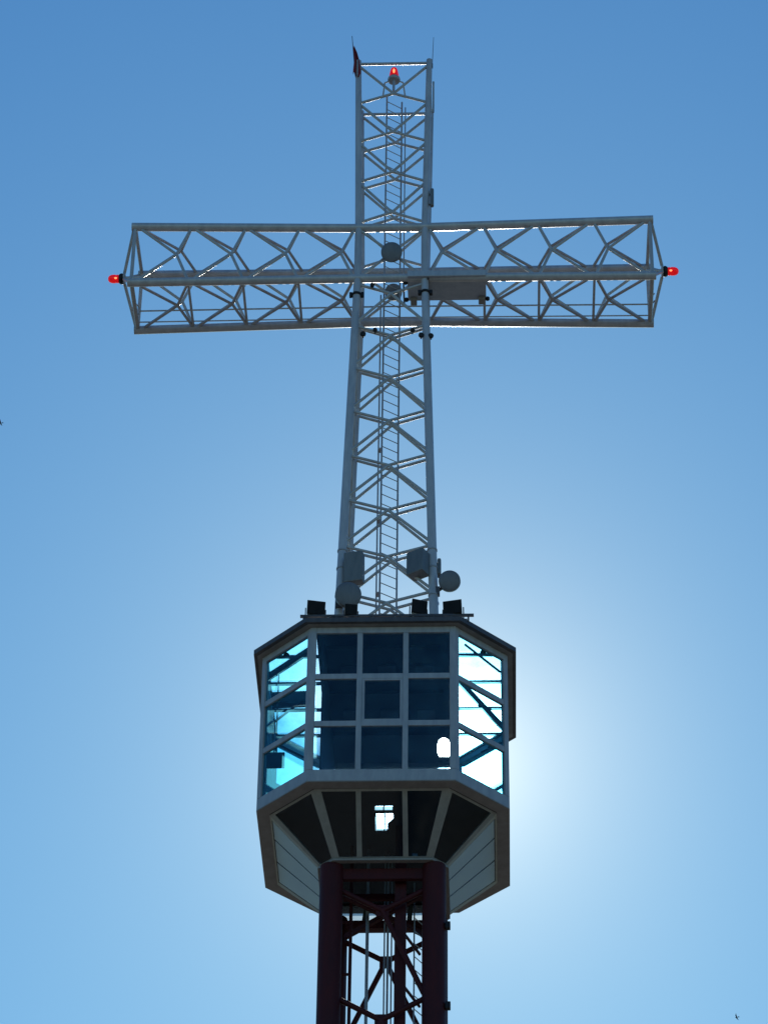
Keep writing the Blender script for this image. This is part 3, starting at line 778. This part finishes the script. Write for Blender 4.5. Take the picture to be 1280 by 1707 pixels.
# equipment cabinet under the right arm at the crossing
ec = thing('equipment_cabinet', 'long grey equipment cabinet hung below the right arm beside the mast', 'cabinet', (1.72, -0.6, 20.1))
MB().box((1.72, -0.66, 20.13), (2.44, 1.16, 0.24)).obj('housing', M['cabinet'], ec, bevel=0.03)
MB().box((1.15, -0.66, 19.985), (0.05, 1.05, 0.05)).obj('strap', M['trim'], ec)
for x in (0.68, 2.80):
    MB().box((x, -0.16, 19.93), (0.20, 0.26, 0.14)).obj('foot', M['soffit'], ec, bevel=0.02)
for x, y in ((0.45, -0.95), (0.45, -0.15), (2.98, -0.15)):
    MB().lathe((x, y, 19.94), (0, 0, 1), [(0, 0.04), (0.03, 0.07), (0.10, 0.07), (0.14, 0.03)], 12).obj('knob', M['black'], ec)
MB().bar((0.38, -1.0, 20.0), (0.38, 0.0, 20.0), 0.05, 0.05).obj('hanger', M['trim'], ec)

# clamps with small lamps
def lamp(label, c, r=0.07):
    c = Vector(c)
    t = thing('spot_lamp', label, 'lamp', tuple(c), 'small black lamps clipped to the mast')
    MB().lathe(c, (0.2, -1, -0.2), [(-0.08, 0.02), (-0.06, r * 0.7), (0, r), (0.05, r), (0.07, r * 0.8)], 14).obj('housing', M['black'], t)
    MB().box(c + V(0, 0.10, 0.02), (0.05, 0.12, 0.05)).obj('clip', M['black'], t)
lamp('small black lamp on the brace just below the crossing, nearest the left leg', (-0.58, -1.18, 19.70))
lamp('small black lamp on the brace under the arms left of the ladder', (-0.47, -1.22, 17.82))
lamp('small black lamp on the brace under the arms near the right leg', (0.68, -1.22, 17.79))
lamp('small black lamp inside the left mast leg just under the arms', (-0.84, -1.15, 17.72), 0.09)
lamp('black lamp on the inner side of the right mast leg under the arms', (0.94, -1.18, 17.62), 0.085)
lamp('black lamp on the outer side of the right mast leg under the arms', (1.235, -1.14, 17.62), 0.085)
def clamp(label, x, z):
    t = thing('pipe_clamp', label, 'clamp', (x, -W(z), z), 'black ring clamps on the mast legs')
    MB().lathe((x, -W(z), z), (0, 0, 1), [(0, 0.15), (0.02, 0.165), (0.06, 0.165), (0.08, 0.15)], 20).obj('ring', M['black'], t)
    for s in (-1, 1):
        MB().box((x + s * 0.18, -W(z) - 0.02, z + 0.03), (0.09, 0.12, 0.16)).obj('lug', M['black'], t, bevel=0.015)
clamp('black ring clamp around the left mast leg below the arm', -W(19.37), 19.37)
clamp('black ring clamp around the right mast leg in front of the cabinet', W(19.43), 19.43)

# flag and whip antenna
fl = thing('flag', 'dark red flag hanging limp from a thin pole at the top left corner', 'flag', (-1.27, -1.24, 28.95))
MB().tube((-1.25, -1.24, 28.9), (-1.39, -1.24, 30.72), 0.020, 8, 0.010).obj('pole', M['trim'], fl)
cl = MB(); cv = []; NU, NV = 14, 22
for j in range(NV + 1):
    t = j / NV
    z = 30.20 - 1.32 * t
    wid = 0.04 + 0.40 * t ** 1.25 * (1.0 if t < 0.85 else 1 - (t - 0.85) * 1.6)
    for i in range(NU + 1):
        u = i / NU
        px = -1.355 + 0.06 * t + 0.03 * math.sin(t * 5)
        cv.append(V(px + wid * u * (0.75 + 0.25 * math.cos(t * 2)), -1.26 + 0.09 * math.sin(u * 11 + t * 3) * t - 0.03 * math.cos(u * 5) , z - 0.16 * u * t + 0.05 * math.sin(u * 9)))
cl.add(cv, [(j * (NU + 1) + i, j * (NU + 1) + i + 1, (j + 1) * (NU + 1) + i + 1, (j + 1) * (NU + 1) + i) for j in range(NV) for i in range(NU)], True)
co = cl.obj('cloth', M['flagred'], fl)
md = co.modifiers.new('thick', 'SOLIDIFY'); md.thickness = 0.008
wa = thing('whip_antenna', 'thin upright whip antenna on the top right corner of the cross', 'antenna', (1.25, -1.15, 29.3))
MB().tube((1.255, -1.15, 29.3), (1.30, -1.15, 30.70), 0.012, 8, 0.007).obj('rod', M['trim'], wa)
MB().box((1.25, -1.15, 29.35), (0.06, 0.06, 0.18)).obj('mount', M['black'], wa)
MB().tube((1.30, -1.16, 27.2), (1.30, -1.16, 28.6), 0.03, 8).obj('feed_cable', M['frame'], wa)

# ------------------------------------------------------------------ birds
def bird(label, c, span, yaw, roll, flap):
    t = thing('bird', label, 'bird', c, 'birds flying past')
    c = Vector(c); rot = Matrix.Rotation(R(yaw), 3, 'Z') @ Matrix.Rotation(R(roll), 3, 'Y')
    L_ = span * 0.42
    b = MB(); prof = [(-0.5, 0.01), (-0.36, 0.05), (-0.1, 0.11), (0.15, 0.12), (0.32, 0.08), (0.40, 0.075), (0.47, 0.05), (0.54, 0.01)]
    b.lathe((0, 0, 0), (0, 1, 0), [(p * L_, q * L_) for p, q in prof], 12)
    b.v = [c + rot @ v for v in b.v]; b.obj('body', M['black'], t)
    for s in (-1, 1):
        w = MB(); h = span / 2
        pts = [(0.03, 0.16, 0), (0.45, 0.24, flap * 0.6), (1.0, -0.10, flap), (0.5, -0.05, flap * 0.6), (0.03, -0.14, 0)]
        top = [V(s * x * h, y * h, z * h + 0.004) for x, y, z in pts]; bot = [v - V(0, 0, 0.006) for v in top]
        w.add(top + bot, [(0, 1, 2, 3, 4), (9, 8, 7, 6, 5)] + [(i, (i + 1) % 5, 5 + (i + 1) % 5, 5 + i) for i in range(5)])
        w.v = [c + rot @ v for v in w.v]; w.obj('wing', M['black'], t)
    w = MB().add([V(-0.04 * span, -0.18 * span, 0), V(0.04 * span, -0.18 * span, 0), V(0.07 * span, -0.32 * span, 0), V(-0.07 * span, -0.32 * span, 0),
                  V(-0.04 * span, -0.18 * span, 0.005), V(0.04 * span, -0.18 * span, 0.005), V(0.07 * span, -0.32 * span, 0.005), V(-0.07 * span, -0.32 * span, 0.005)],
                 [(0, 1, 2, 3), (7, 6, 5, 4), (0, 4, 5, 1), (1, 5, 6, 2), (2, 6, 7, 3), (3, 7, 4, 0)])
    w.v = [c + rot @ v for v in w.v]; w.obj('tail', M['black'], t)
bird('small dark bird at the left edge of the picture in open sky', (-7.955, -20, -1.20), 0.18, 80, 20, 0.3)
bird('tiny dark bird at the bottom right in open sky', (7.63, -20, -16.35), 0.16, 65, 35, 0.35)
